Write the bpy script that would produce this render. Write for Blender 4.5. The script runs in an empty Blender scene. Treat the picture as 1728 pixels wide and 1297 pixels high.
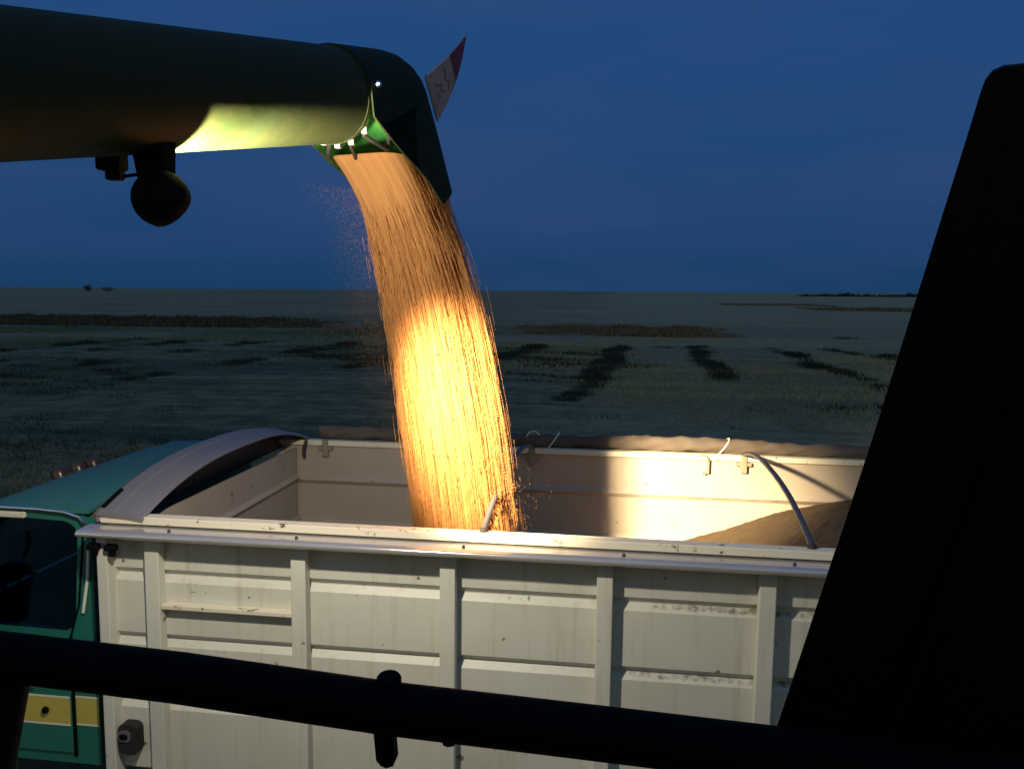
import bpy, bmesh, math, random
import numpy as np
from mathutils import Vector, Matrix
random.seed(7); rng = np.random.default_rng(11)
R = math.radians
S = bpy.context.scene
COL = S.collection

# ------------------------------------------------------------------ camera
cam_data = bpy.data.cameras.new('camera'); cam = bpy.data.objects.new('camera', cam_data); COL.objects.link(cam)
cam_data.sensor_width = 36; cam_data.lens = 1400/1728*36; cam_data.clip_start = 0.05; cam_data.clip_end = 20000
cam.location = (0, -4.16, 3.8)
cam.matrix_world = Matrix.Translation((0, -4.16, 3.8)) @ Matrix.Rotation(R(7.5), 4, 'Z') @ Matrix.Rotation(R(90-6.46), 4, 'X') @ Matrix.Rotation(R(0.37), 4, 'Z')
S.camera = cam

# ------------------------------------------------------------------ node helpers
def new_mat(name):
    m = bpy.data.materials.new(name); m.use_nodes = True
    nt = m.node_tree; nt.nodes.clear()
    out = nt.nodes.new('ShaderNodeOutputMaterial'); b = nt.nodes.new('ShaderNodeBsdfPrincipled')
    nt.links.new(b.outputs[0], out.inputs[0])
    return m, nt, b
def N(nt, kind, **kw):
    n = nt.nodes.new(kind)
    for k, v in kw.items():
        if isinstance(k, str) and hasattr(n, k): setattr(n, k, v)
        else: n.inputs[k.replace('_', ' ')].default_value = v
    return n
def L(nt, a, b): nt.links.new(a, b)
def math_node(nt, op, a, b=None, c=None, clamp=False):
    n = nt.nodes.new('ShaderNodeMath'); n.operation = op; n.use_clamp = clamp
    for i, x in enumerate((a, b, c)):
        if x is None: continue
        if isinstance(x, (int, float)): n.inputs[i].default_value = x
        else: nt.links.new(x, n.inputs[i])
    return n.outputs[0]
def mix_col(nt, fac, a, b, mode='MIX'):
    n = nt.nodes.new('ShaderNodeMix'); n.data_type = 'RGBA'; n.blend_type = mode
    for sock, x in ((n.inputs[0], fac), (n.inputs[6], a), (n.inputs[7], b)):
        if isinstance(x, (int, float)): sock.default_value = x
        elif isinstance(x, tuple): sock.default_value = (*x, 1) if len(x) == 3 else x
        else: nt.links.new(x, sock)
    return n.outputs[2]
def noise(nt, vec, scale, detail=4, rough=.55):
    n = nt.nodes.new('ShaderNodeTexNoise'); n.inputs['Scale'].default_value = scale
    n.inputs['Detail'].default_value = detail; n.inputs['Roughness'].default_value = rough
    if vec is not None: nt.links.new(vec, n.inputs['Vector'])
    return n.outputs['Fac']
def ramp(nt, fac, stops):
    n = nt.nodes.new('ShaderNodeValToRGB')
    while len(n.color_ramp.elements) < len(stops): n.color_ramp.elements.new(.5)
    for e, (p, c) in zip(n.color_ramp.elements, stops):
        e.position = p; e.color = (*c, 1) if len(c) == 3 else c
    nt.links.new(fac, n.inputs[0]); return n.outputs[0]
def maprange(nt, v, a, b, c=0., d=1.):
    n = nt.nodes.new('ShaderNodeMapRange'); nt.links.new(v, n.inputs[0])
    for i, x in enumerate((a, b, c, d)): n.inputs[i+1].default_value = x
    return n.outputs[0]
def objco(nt, scale=(1, 1, 1), which='Object'):
    t = nt.nodes.new('ShaderNodeTexCoord'); mp = nt.nodes.new('ShaderNodeMapping'); mp.inputs['Scale'].default_value = scale
    nt.links.new(t.outputs[which], mp.inputs[0]); return mp.outputs[0]
def bump(nt, b, h, dist=.01, strength=.5):
    n = nt.nodes.new('ShaderNodeBump'); n.inputs['Distance'].default_value = dist; n.inputs['Strength'].default_value = strength
    nt.links.new(h, n.inputs['Height']); nt.links.new(n.outputs[0], b.inputs['Normal'])

# ------------------------------------------------------------------ world: clear dusk sky, the glow of the set sun behind the camera
W = bpy.data.worlds.new('World'); S.world = W; W.use_nodes = True
nt = W.node_tree; nt.nodes.clear()
wo = nt.nodes.new('ShaderNodeOutputWorld'); bg = nt.nodes.new('ShaderNodeBackground'); L(nt, bg.outputs[0], wo.inputs[0])
tc = nt.nodes.new('ShaderNodeTexCoord'); sx = nt.nodes.new('ShaderNodeSeparateXYZ'); L(nt, tc.outputs['Generated'], sx.inputs[0])
grad = ramp(nt, sx.outputs[2], [(0, (.0098, .046, .122)), (.05, (.0105, .051, .145)), (.18, (.0138, .063, .185)), (.38, (.0165, .068, .215)), (1., (.024, .075, .23))])
mp = nt.nodes.new('ShaderNodeMapping'); mp.inputs['Scale'].default_value = (1.0, 1.0, 5); mp.inputs['Rotation'].default_value = (0, .12, 0)
L(nt, tc.outputs['Generated'], mp.inputs[0])
cl = noise(nt, mp.outputs[0], 1.7, 5, .5)
clm = maprange(nt, cl, .44, .70, 0, .6)
sky = mix_col(nt, clm, grad, (.032, .068, .180))
west = maprange(nt, sx.outputs[1], -.05, -.9, 0, 1)            # after-glow side (-Y)
low = maprange(nt, sx.outputs[2], .48, .0, .0, 1)
glow = math_node(nt, 'MULTIPLY', west, low)
high = math_node(nt, 'MULTIPLY', maprange(nt, sx.outputs[1], .0, -.6, 0, 1), maprange(nt, sx.outputs[2], .05, .3, 0, 1))
sky = mix_col(nt, high, sky, (.06, .15, .25))
sky = mix_col(nt, glow, sky, (1.12, .97, .68))
L(nt, sky, bg.inputs[0]); bg.inputs[1].default_value = 1.0
S.view_settings.view_transform = 'Standard'; S.view_settings.look = 'None'
S.view_settings.exposure = 0; S.view_settings.gamma = 1
S.cycles.max_bounces = 8; S.cycles.diffuse_bounces = 4; S.cycles.sample_clamp_indirect = 4

# ------------------------------------------------------------------ object helpers
ORG = {}
def link(name, me, mat=None, parent=None):
    o = bpy.data.objects.new(name, me); COL.objects.link(o)
    org = ORG.get(parent.name, Vector((0, 0, 0))) if parent else Vector((0, 0, 0))
    if parent:
        me.transform(Matrix.Translation(-org)); o.parent = parent
        ORG[o.name] = org
    if mat:
        for m in (mat if isinstance(mat, (list, tuple)) else [mat]): me.materials.append(m)
    return o
def obj(name, bm, mat=None, parent=None, smooth=False, angle=None):
    bmesh.ops.recalc_face_normals(bm, faces=bm.faces)
    me = bpy.data.meshes.new(name); bm.to_mesh(me); bm.free()
    if smooth:
        me.polygons.foreach_set('use_smooth', [True]*len(me.polygons))
        try: me.set_sharp_from_angle(angle=R(angle or 40))
        except Exception: pass
    return link(name, me, mat, parent)
def tag(o, label=None, cat=None, group=None, kind=None):
    for k, v in (('label', label), ('category', cat), ('group', group), ('kind', kind)):
        if v: o[k] = v
    return o
def empty(name, loc, rot=(0, 0, 0)):
    o = bpy.data.objects.new(name, None); COL.objects.link(o); o.location = loc; o.rotation_euler = rot
    o.empty_display_size = .3; ORG[o.name] = Vector(loc); return o
def box(bm, x0, x1, y0, y1, z0, z1, bev=0., seg=2, M=None):
    t = bmesh.new()
    v = [t.verts.new(p) for p in ((x0,y0,z0),(x1,y0,z0),(x1,y1,z0),(x0,y1,z0),(x0,y0,z1),(x1,y0,z1),(x1,y1,z1),(x0,y1,z1))]
    for f in ((0,3,2,1),(4,5,6,7),(0,1,5,4),(1,2,6,5),(2,3,7,6),(3,0,4,7)): t.faces.new([v[i] for i in f])
    if bev: bmesh.ops.bevel(t, geom=t.edges[:], offset=bev, segments=seg, affect='EDGES', profile=.5)
    if M is not None: bmesh.ops.transform(t, matrix=M, verts=t.verts)
    merge(bm, t)
def merge(bm, t):
    mp = {v: bm.verts.new(v.co) for v in t.verts}
    for f in t.faces: bm.faces.new([mp[v] for v in f.verts])
    t.free()
def frame_of(d):
    d = Vector(d).normalized(); h = Vector((0, 0, 1)) if abs(d.z) < .9 else Vector((1, 0, 0))
    a = d.cross(h).normalized(); return a, d.cross(a).normalized() * -1
def tube(bm, pts, r, n=12, cap=True):
    pts = [Vector(p) for p in pts]; rings = []
    for i, p in enumerate(pts):
        d = pts[min(i+1, len(pts)-1)] - pts[max(i-1, 0)]; a, b = frame_of(d)
        rr = r[i] if isinstance(r, (list, tuple)) else r
        rings.append([bm.verts.new(p + (a*math.cos(2*math.pi*k/n) + b*math.sin(2*math.pi*k/n))*rr) for k in range(n)])
    for q, w in zip(rings, rings[1:]):
        for k in range(n): bm.faces.new((q[k], q[(k+1) % n], w[(k+1) % n], w[k]))
    if cap: bm.faces.new(rings[0]); bm.faces.new(list(reversed(rings[-1])))
    return rings
def prism(bm, poly, f0, f1):
    """extrude a closed 2-D polygon between two mappings (2-D point -> 3-D)"""
    a = [bm.verts.new(f0(p)) for p in poly]; b = [bm.verts.new(f1(p)) for p in poly]; n = len(poly)
    for i in range(n): bm.faces.new((a[i], a[(i+1) % n], b[(i+1) % n], b[i]))
    bm.faces.new(list(reversed(a))); bm.faces.new(b)
def prism_x(bm, poly, x0, x1): prism(bm, poly, lambda p: (x0, p[0], p[1]), lambda p: (x1, p[0], p[1]))
def prism_y(bm, poly, y0, y1): prism(bm, poly, lambda p: (p[0], y0, p[1]), lambda p: (p[0], y1, p[1]))
def lathe(bm, prof, c, axis, n=28):
    c = Vector(c); d = Vector(axis).normalized(); a, b = frame_of(d); rings = []
    for (r, h) in prof:
        rings.append([bm.verts.new(c + d*h + (a*math.cos(2*math.pi*k/n)+b*math.sin(2*math.pi*k/n))*max(r, 1e-4)) for k in range(n)])
    for q, w in zip(rings, rings[1:]):
        for k in range(n): bm.faces.new((q[k], q[(k+1) % n], w[(k+1) % n], w[k]))
def rounded(x0, x1, z0, z1, r, n=6):
    pts = []
    for cx, cz, a0 in ((x1-r, z1-r, 0), (x0+r, z1-r, 90), (x0+r, z0+r, 180), (x1-r, z0+r, 270)):
        for k in range(n+1):
            a = R(a0 + 90*k/n); pts.append((cx + r*math.cos(a), cz + r*math.sin(a)))
    return pts
def mesh_np(name, V, F, mat, tint=None, parent=None):
    me = bpy.data.meshes.new(name); V = np.asarray(V, np.float32); F = np.asarray(F, np.int32)
    me.vertices.add(len(V)); me.vertices.foreach_set('co', V.ravel())
    k = F.shape[1]; me.loops.add(F.size); me.loops.foreach_set('vertex_index', F.ravel())
    me.polygons.add(len(F)); me.polygons.foreach_set('loop_start', np.arange(0, F.size, k, dtype=np.int32))
    me.update(calc_edges=True)
    if tint is not None:
        at = me.attributes.new('tint', 'FLOAT', 'POINT'); at.data.foreach_set('value', np.asarray(tint, np.float32))
    return link(name, me, mat, parent)

# ------------------------------------------------------------------ materials
def mat_paint(name, col, rough=.45, dirt=.25, dirt_col=(.16, .13, .09), scale=3., metal=0., coat=0., spec=.5):
    m, nt, b = new_mat(name); co = objco(nt)
    f = maprange(nt, noise(nt, co, scale, 8, .65), .45, .75, 0, dirt)
    c = mix_col(nt, f, col, dirt_col)
    L(nt, c, b.inputs['Base Color']); b.inputs['Metallic'].default_value = metal
    L(nt, maprange(nt, noise(nt, co, scale*6, 4), .3, .7, rough-.08, rough+.12), b.inputs['Roughness'])
    b.inputs['Coat Weight'].default_value = coat; b.inputs['Specular IOR Level'].default_value = spec
    bump(nt, b, noise(nt, co, scale*9, 3), .002, .25)
    return m
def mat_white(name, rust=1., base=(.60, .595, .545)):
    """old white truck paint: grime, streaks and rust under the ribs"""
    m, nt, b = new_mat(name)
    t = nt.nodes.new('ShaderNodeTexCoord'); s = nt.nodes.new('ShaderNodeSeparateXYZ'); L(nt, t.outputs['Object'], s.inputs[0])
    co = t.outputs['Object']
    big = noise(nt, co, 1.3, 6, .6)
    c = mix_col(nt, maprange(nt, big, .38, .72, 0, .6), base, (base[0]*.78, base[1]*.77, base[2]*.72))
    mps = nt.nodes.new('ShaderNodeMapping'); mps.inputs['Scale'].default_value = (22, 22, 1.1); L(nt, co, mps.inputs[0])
    streak = maprange(nt, noise(nt, mps.outputs[0], 1., 5, .6), .54, .78, 0, .5)
    c = mix_col(nt, streak, c, (.36, .30, .20))
    # rust lines in the pressed grooves (every 375 mm)
    z = math_node(nt, 'SUBTRACT', s.outputs[2], 1.435-.1875)
    z = math_node(nt, 'SUBTRACT', math_node(nt, 'MODULO', z, .375), .1875)
    near = maprange(nt, math_node(nt, 'ABSOLUTE', z), .045, .008, 0, 1)
    xr = maprange(nt, s.outputs[0], -1.6, 2.2, .08, .50)
    nn = noise(nt, co, 26, 8, .72)
    n2 = noise(nt, co, 2.6, 4, .6)
    amt = math_node(nt, 'ADD', math_node(nt, 'MULTIPLY', nn, .65), math_node(nt, 'MULTIPLY', n2, .5))
    amt = math_node(nt, 'ADD', amt, math_node(nt, 'MULTIPLY', near, xr))
    rf = maprange(nt, amt, 1.0-.04*max(0, rust), 1.12, 0, .95)
    rf = math_node(nt, 'MULTIPLY', rf, math_node(nt, 'MULTIPLY', math_node(nt, 'POWER', near, .5), min(1., max(0., rust))))
    rc = mix_col(nt, nn, (.035, .022, .013), (.15, .09, .045))
    c = mix_col(nt, rf, c, rc)
    spot = maprange(nt, noise(nt, co, 13, 2, .4), .735, .76, 0, .8)
    c = mix_col(nt, spot, c, (.10, .06, .03))
    L(nt, c, b.inputs['Base Color']); b.inputs['Roughness'].default_value = .48
    bump(nt, b, noise(nt, co, 5, 4), .006, .3)
    return m
M_white = mat_white('white_truck_paint')
M_post = mat_white('white_post_paint', -6.)
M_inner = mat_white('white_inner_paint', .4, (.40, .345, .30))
def mat_rail_board():
    m, nt, b = new_mat('chipped_cream_paint'); co = objco(nt)
    chip = maprange(nt, noise(nt, co, 16, 8, .68), .60, .66, 0, 1)
    c = mix_col(nt, chip, (.66, .61, .50), (.07, .05, .03)); L(nt, c, b.inputs['Base Color']); b.inputs['Roughness'].default_value = .6
    bump(nt, b, chip, .003, -.4); return m
M_board = mat_rail_board()
M_alu, nt, b = new_mat('dull_aluminium'); b.inputs['Metallic'].default_value = .6; co = objco(nt, (1, 30, 30))
L(nt, mix_col(nt, noise(nt, co, 2, 6), (.44, .42, .43), (.62, .60, .61)), b.inputs['Base Color'])
L(nt, maprange(nt, noise(nt, co, 6, 5), .3, .7, .11, .20), b.inputs['Roughness'])
bump(nt, b, noise(nt, objco(nt), 2.2, 3), .01, .25)
M_steel = mat_paint('grey_steel', (.20, .20, .22), .42, .4, (.10, .07, .05), 8, .5)
M_dark = mat_paint('dark_metal', (.02, .02, .022), .5, .3, (.05, .04, .03), 6)
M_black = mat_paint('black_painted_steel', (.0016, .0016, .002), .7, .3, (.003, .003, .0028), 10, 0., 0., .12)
M_teal = mat_paint('teal_cab_paint', (.012, .15, .118), .42, .35, (.045, .10, .085), 2.2, 0, .2)
M_roof = mat_paint('faded_teal_roof', (.028, .13, .13), .6, .5, (.06, .11, .10), 2.2)
M_yellow = mat_paint('yellow_stripe_paint', (.50, .42, .09), .5, .3)
M_pin = mat_paint('white_stripe_paint', (.75, .72, .62), .5, .3)
M_chrome = mat_paint('chrome_trim', (.75, .76, .78), .2, .15, (.3, .3, .3), 5, 1.)
M_rubber = mat_paint('rubber', (.012, .012, .013), .8, .3)
M_tarp = mat_paint('dusty_canvas', (.10, .082, .072), .9, .6, (.075, .055, .04), 5, 0., 0., .2)
M_amber = mat_paint('amber_plastic', (.030, .014, .009), .3, .3)
M_red = mat_paint('red_marker_tape', (.10, .006, .008), .5, .3)
M_tape = mat_paint('white_marker_tape', (.24, .215, .23), .6, .6, (.08, .06, .07), 14)
def mat_tube():
    m, nt, b = new_mat('dusty_green_paint'); co = objco(nt)
    f = maprange(nt, noise(nt, co, 5, 8, .7), .3, .7, .25, .8)
    c = mix_col(nt, f, (.003, .020, .009), (.037, .036, .012))
    L(nt, c, b.inputs['Base Color']); b.inputs['Roughness'].default_value = .62; b.inputs['Specular IOR Level'].default_value = .2
    bump(nt, b, noise(nt, co, 40, 4), .002, .25); return m
M_tube = mat_tube()
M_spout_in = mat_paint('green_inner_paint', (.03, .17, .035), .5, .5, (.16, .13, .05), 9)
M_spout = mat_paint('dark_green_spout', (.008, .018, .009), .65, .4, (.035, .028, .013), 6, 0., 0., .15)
M_glass, nt, b = new_mat('window_glass'); b.inputs['Base Color'].default_value = (.55, .75, .8, 1); b.inputs['Roughness'].default_value = .02
out = [n for n in nt.nodes if n.type == 'OUTPUT_MATERIAL'][0]
tr = nt.nodes.new('ShaderNodeBsdfTransparent'); tr.inputs[0].default_value = (.55, .72, .78, 1)
gl = nt.nodes.new('ShaderNodeBsdfGlossy'); gl.inputs['Roughness'].default_value = .06; gl.inputs[0].default_value = (.45, .8, 1, 1)
fr = nt.nodes.new('ShaderNodeFresnel'); fr.inputs[0].default_value = 1.5
mx = nt.nodes.new('ShaderNodeMixShader'); L(nt, math_node(nt, 'ADD', fr.outputs[0], .03), mx.inputs[0]); L(nt, tr.outputs[0], mx.inputs[1]); L(nt, gl.outputs[0], mx.inputs[2]); L(nt, mx.outputs[0], out.inputs[0])
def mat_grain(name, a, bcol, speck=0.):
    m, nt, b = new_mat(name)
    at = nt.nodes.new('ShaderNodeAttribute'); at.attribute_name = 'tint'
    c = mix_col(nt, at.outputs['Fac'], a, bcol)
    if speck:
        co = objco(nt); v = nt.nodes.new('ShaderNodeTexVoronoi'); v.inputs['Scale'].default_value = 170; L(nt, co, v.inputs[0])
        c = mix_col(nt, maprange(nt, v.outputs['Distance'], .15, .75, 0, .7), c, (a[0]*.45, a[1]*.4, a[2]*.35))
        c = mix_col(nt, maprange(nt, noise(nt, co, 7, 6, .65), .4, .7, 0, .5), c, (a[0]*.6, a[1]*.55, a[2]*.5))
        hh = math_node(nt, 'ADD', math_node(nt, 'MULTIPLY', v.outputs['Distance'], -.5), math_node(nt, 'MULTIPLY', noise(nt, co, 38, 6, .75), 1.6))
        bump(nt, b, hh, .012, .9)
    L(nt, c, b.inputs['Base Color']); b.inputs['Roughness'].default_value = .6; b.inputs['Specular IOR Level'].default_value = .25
    if not speck:
        tl = nt.nodes.new('ShaderNodeBsdfTranslucent'); L(nt, c, tl.inputs[0]); ms = nt.nodes.new('ShaderNodeMixShader'); ms.inputs[0].default_value = .55
        o = [n for n in nt.nodes if n.type == 'OUTPUT_MATERIAL'][0]; L(nt, b.outputs[0], ms.inputs[1]); L(nt, tl.outputs[0], ms.inputs[2]); L(nt, ms.outputs[0], o.inputs[0])
    return m
M_grain = mat_grain('wheat_grain', (.50, .235, .080), (.61, .33, .13))
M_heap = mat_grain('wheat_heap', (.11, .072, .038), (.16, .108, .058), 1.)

# ================================================================== FIELD
def field():
    m, nt, b = new_mat('stubble_soil'); co = objco(nt)
    sp = nt.nodes.new('ShaderNodeSeparateXYZ'); L(nt, co, sp.inputs[0])
    n1 = noise(nt, co, .045, 6, .6)
    mrow = nt.nodes.new('ShaderNodeMapping'); mrow.inputs['Scale'].default_value = (.02, .55, 1); L(nt, co, mrow.inputs[0])
    n2 = noise(nt, mrow.outputs[0], 1., 6, .65)
    mr2 = nt.nodes.new('ShaderNodeMapping'); mr2.inputs['Scale'].default_value = (.07, 1.9, 1); mr2.inputs['Rotation'].default_value = (0, 0, .03); L(nt, co, mr2.inputs[0])
    n4 = noise(nt, mr2.outputs[0], 1., 5, .7)
    fl = math_node(nt, 'FLOOR', math_node(nt, 'DIVIDE', math_node(nt, 'ADD', sp.outputs[0], .9), 5.6))
    wn = nt.nodes.new('ShaderNodeTexWhiteNoise'); wn.noise_dimensions = '1D'; L(nt, fl, wn.inputs['W'])
    n3 = noise(nt, co, 1.1, 8, .7)
    s = math_node(nt, 'ADD', math_node(nt, 'MULTIPLY', n1, .5), math_node(nt, 'ADD', math_node(nt, 'MULTIPLY', n2, .35), math_node(nt, 'MULTIPLY', n3, .6)))
    s = math_node(nt, 'ADD', s, math_node(nt, 'MULTIPLY', maprange(nt, sp.outputs[1], 52, 56), maprange(nt, sp.outputs[1], 66, 60, 0, .10)))   # bare headland
    s = math_node(nt, 'ADD', s, maprange(nt, sp.outputs[1], 84, 120, 0, .09))
    inbed = maprange(nt, sp.outputs[1], 54, 52, 0, .12)
    s = math_node(nt, 'ADD', s, math_node(nt, 'MULTIPLY', math_node(nt, 'SUBTRACT', wn.outputs['Value'], .5), inbed))
    s = math_node(nt, 'ADD', s, math_node(nt, 'MULTIPLY', math_node(nt, 'SUBTRACT', n4, .5), .34))
    side = maprange(nt, sp.outputs[0], -24, 8, -.13, .02)          # greener, weedier to the left
    s = math_node(nt, 'ADD', s, side)
    s = math_node(nt, 'ADD', math_node(nt, 'MULTIPLY', math_node(nt, 'SUBTRACT', s, .615), 1.6), .535)
    c = ramp(nt, s, [(.30, (.045, .085, .038)), (.47, (.115, .14, .062)), (.58, (.235, .21, .105)), (.85, (.37, .32, .165))])
    L(nt, c, b.inputs['Base Color']); b.inputs['Roughness'].default_value = .9
    bump(nt, b, n3, .4, 1.)
    bm = bmesh.new()
    xs = [-9000, -3000, -900, -300, -120] + list(range(-80, 101, 4)) + [150, 400, 1000, 3000, 9000]
    ys = [-60, -20] + list(range(-4, 141, 4)) + [170, 220, 300, 450, 700, 1100, 2000, 4000, 9000]
    def h(x, y):
        if -12 < y < 8 and -10 < x < 8: return 0
        k = min(1, max(0, (math.hypot(x+2, y)-9)/12))
        d = .10*math.sin(x*.21+.6)*math.sin(y*.17)+.08*math.sin(x*.071+y*.11)
        far = 1.6*max(0, (y-400)/900)*math.sin(x*.0021+1.9) if y > 400 else 0
        return d*k*min(1, 120/max(y, 1)) + max(-2.5, min(1.0, far))
    g = [[bm.verts.new((x, y, h(x, y))) for x in xs] for y in ys]
    for j in range(len(ys)-1):
        for i in range(len(xs)-1): bm.faces.new((g[j][i], g[j][i+1], g[j+1][i+1], g[j+1][i]))
    o = obj('field', bm, m, None, True, 180); tag(o, 'wide flat harvested field reaching the horizon behind the truck', 'field', kind='structure')
field()
def mat_blade(name, a, bcol, c3=None):
    m, nt, b = new_mat(name); at = nt.nodes.new('ShaderNodeAttribute'); at.attribute_name = 'tint'
    c = mix_col(nt, at.outputs['Fac'], a, bcol); L(nt, c, b.inputs['Base Color']); b.inputs['Roughness'].default_value = .8
    return m
def blades(name, P, h, w, lean, mat, tint):
    n = len(P); ang = rng.uniform(0, 2*np.pi, n); la = rng.uniform(0, 2*np.pi, n)
    d = np.stack([np.cos(ang), np.sin(ang), np.zeros(n)], 1)*(w/2)[:, None]
    tip = P + np.stack([np.cos(la)*lean*h, np.sin(la)*lean*h, h], 1)
    V = np.empty((n, 3, 3)); V[:, 0] = P-d; V[:, 1] = P+d; V[:, 2] = tip
    return mesh_np(name, V.reshape(-1, 3), np.arange(3*n).reshape(-1, 3), mat, np.repeat(tint, 3))
def clumpy(n, x0, x1, y0, y1, z=-.02):
    return np.stack([rng.uniform(x0, x1, n), rng.uniform(y0, y1, n), np.full(n, z)], 1)
# stubble: drilled rows of short straw, thinning with distance
def stubble():
    n = 300000
    y = 8 + 62*rng.uniform(0, 1, n)**1.6
    x = -3.0 + (rng.uniform(-1, 1, n))*(6 + .86*(y+4.16)) - y*.12
    y = np.round(y/.35)*.35 + rng.normal(0, .07, n)
    keep = ~((y < 4.5))
    x, y = x[keep], y[keep]; n = len(x)
    bed = np.sin(np.floor((x+.9)/5.6)*12.9)*.8
    pat = .5*np.sin(y*1.9+np.sin(x*.3)*.8)+.5*np.sin(y*.71+.6*np.sin(x*.11)) + .5*np.sin(x*.6+np.sin(y*.35)*2)*np.sin(y*.55+x*.12) + .5*bed
    h = rng.uniform(.05, .14, n)*(1+.35*pat)
    left = np.clip((-x-4)/22, 0, 1)
    t = np.clip(.60 + .26*pat - .55*left + rng.normal(0, .18, n), 0, 1)
    P = np.stack([x, y, np.full(n, -.04)], 1)
    o = blades('stubble', P, h, .010+.0009*y, rng.uniform(0, .7, n), mat_blade('straw', (.040, .078, .036), (.34, .30, .145)), t)
    tag(o, 'short pale straw stubble covering the dim field', 'stubble', kind='stuff')
stubble()
# weedy gaps between the harvested beds (they run straight away from the truck) and along the headland
def weeds():
    P = []; H = []
    def strip(x0, y0, x1, y1, width, dens, hh, gaps=True):
        Ln = math.hypot(x1-x0, y1-y0); n = int(Ln*width*dens*2.4)
        t = rng.uniform(0, 1, n); off = rng.normal(0, width*.38, n)
        dx, dy = (x1-x0)/Ln, (y1-y0)/Ln
        ph = rng.uniform(0, 9)
        dn = .55+.5*np.sin(t*Ln*.8+ph)+.35*np.sin(t*Ln*2.3+2*ph)
        k = (rng.uniform(0, 1, n) < np.clip(dn, .06, 1)) if gaps else np.ones(n, bool)
        wob = .22*np.sin(t*Ln*.5+ph)
        p = np.stack([x0+dx*t*Ln-dy*(off+wob), y0+dy*t*Ln+dx*(off+wob), np.full(n, -.05)], 1)[k]
        P.append(p); H.append(rng.uniform(.4, 1., len(p))*hh*.8*np.clip(dn[k], .5, 1.2))
    strip(-1.7, 24, -.2, 52, .75, 190, .34, False); strip(-.6, 36, -.1, 52, .7, 100, .5)
    strip(4.6, 33, 4.7, 53, .75, 170, .42, False); strip(4.9, 33.4, 6.2, 33.6, .5, 80, .3)
    strip(10.2, 39, 10.2, 54, .8, 150, .42); strip(10.6, 30, 10.4, 40, .7, 110, .34)
    strip(13.4, 52, 15.4, 46, .8, 40, .4); strip(13.4, 52.5, 13.8, 55, .9, 150, .5); strip(15.4, 45, 15.6, 48, 1., 140, .5); strip(17.2, 58, 17.6, 68, 1., 45, .5)
    strip(-6.7, 42, -5.6, 54, .8, 170, .45, False); strip(-6.8, 26, -6.7, 42, .6, 24, .3)
    strip(.1, 52.2, 8., 53.6, .8, 60, .36)
    for x in (-12.2, -18.8, -25.2, -30.5, -36):
        strip(x-1.2, 27, x, 54, .9, 75, .42); strip(x-2.4, 12, x-1.2, 27, .9, 28, .34)
    strip(-32, 17, -12, 17.5, 1.6, 18, .34); strip(-24, 22, -8, 23, 1.5, 16, .3); strip(-14, 13, -4, 13, 1.2, 18, .3)
    strip(4, 24, 14, 25.5, 1.2, 26, .3); strip(3, 19, 12, 20, 1.2, 18, .26)
    # scattered weed patches, mostly to the left
    for k in range(150):
        u = rng.uniform(0, 1); x = -2 - 32*u + rng.normal(0, 2); y = rng.uniform(10, 50); s = rng.uniform(.3, .9); n = int(rng.uniform(50, 200))
        P.append(np.stack([x+rng.normal(0, s*1.6, n), y+rng.normal(0, s*.5, n), np.full(n, -.05)], 1)); H.append(rng.uniform(.08, .24, n))
    P = np.concatenate(P); H = np.concatenate(H); n = len(P)
    o = blades('weeds', P, H, .020+.0013*P[:, 1], rng.uniform(.1, .9, n), mat_blade('weed_leaf', (.005, .013, .010), (.022, .042, .026)), rng.uniform(0, 1, n))
    tag(o, 'dark green weeds growing in lines between the harvested beds', 'weeds', kind='stuff')
weeds()
def crop():
    P = []; T = []
    def band(x0, x1, y0, y1, n, h, tt):
        n = int(n*1.5)
        p = clumpy(n, x0, x1, y0, y1); q = .6+.4*np.sin(p[:, 0]*.9+np.sin(p[:, 1]*.5)*2)*np.sin(p[:, 1]*.8+p[:, 0]*.2)
        edge = np.clip(np.minimum(p[:, 0]-x0, x1-p[:, 0])/4+rng.normal(0, .3, n), .15, 1)
        P.append((p, rng.uniform(.35, 1.2, n)*h*q*edge)); T.append(np.clip(rng.normal(tt, .2, n), 0, 1))
    band(-11, 10.5, 66, 84, 12000, .5, .62)
    band(-30, -11, 66, 82, 2600, .4, .75)
    band(-82, -36, 73, 96, 11000, .62, .12); band(-40, -28, 74, 88, 1600, .5, .25)
    band(40, 110, 172, 205, 5000, .7, .55); band(28, 60, 235, 262, 2500, .5, .6)
    pts = np.concatenate([p for p, _ in P]); h = np.concatenate([q for _, q in P]); t = np.concatenate(T)
    o = blades('standing_crop', pts, h, .06+.0022*pts[:, 1], rng.uniform(0, .35, len(pts)), mat_blade('crop', (.012, .028, .016), (.17, .135, .08)), t)
    tag(o, 'low uncut strips of standing crop across the middle of the field', 'crop', kind='stuff')
crop()
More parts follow.
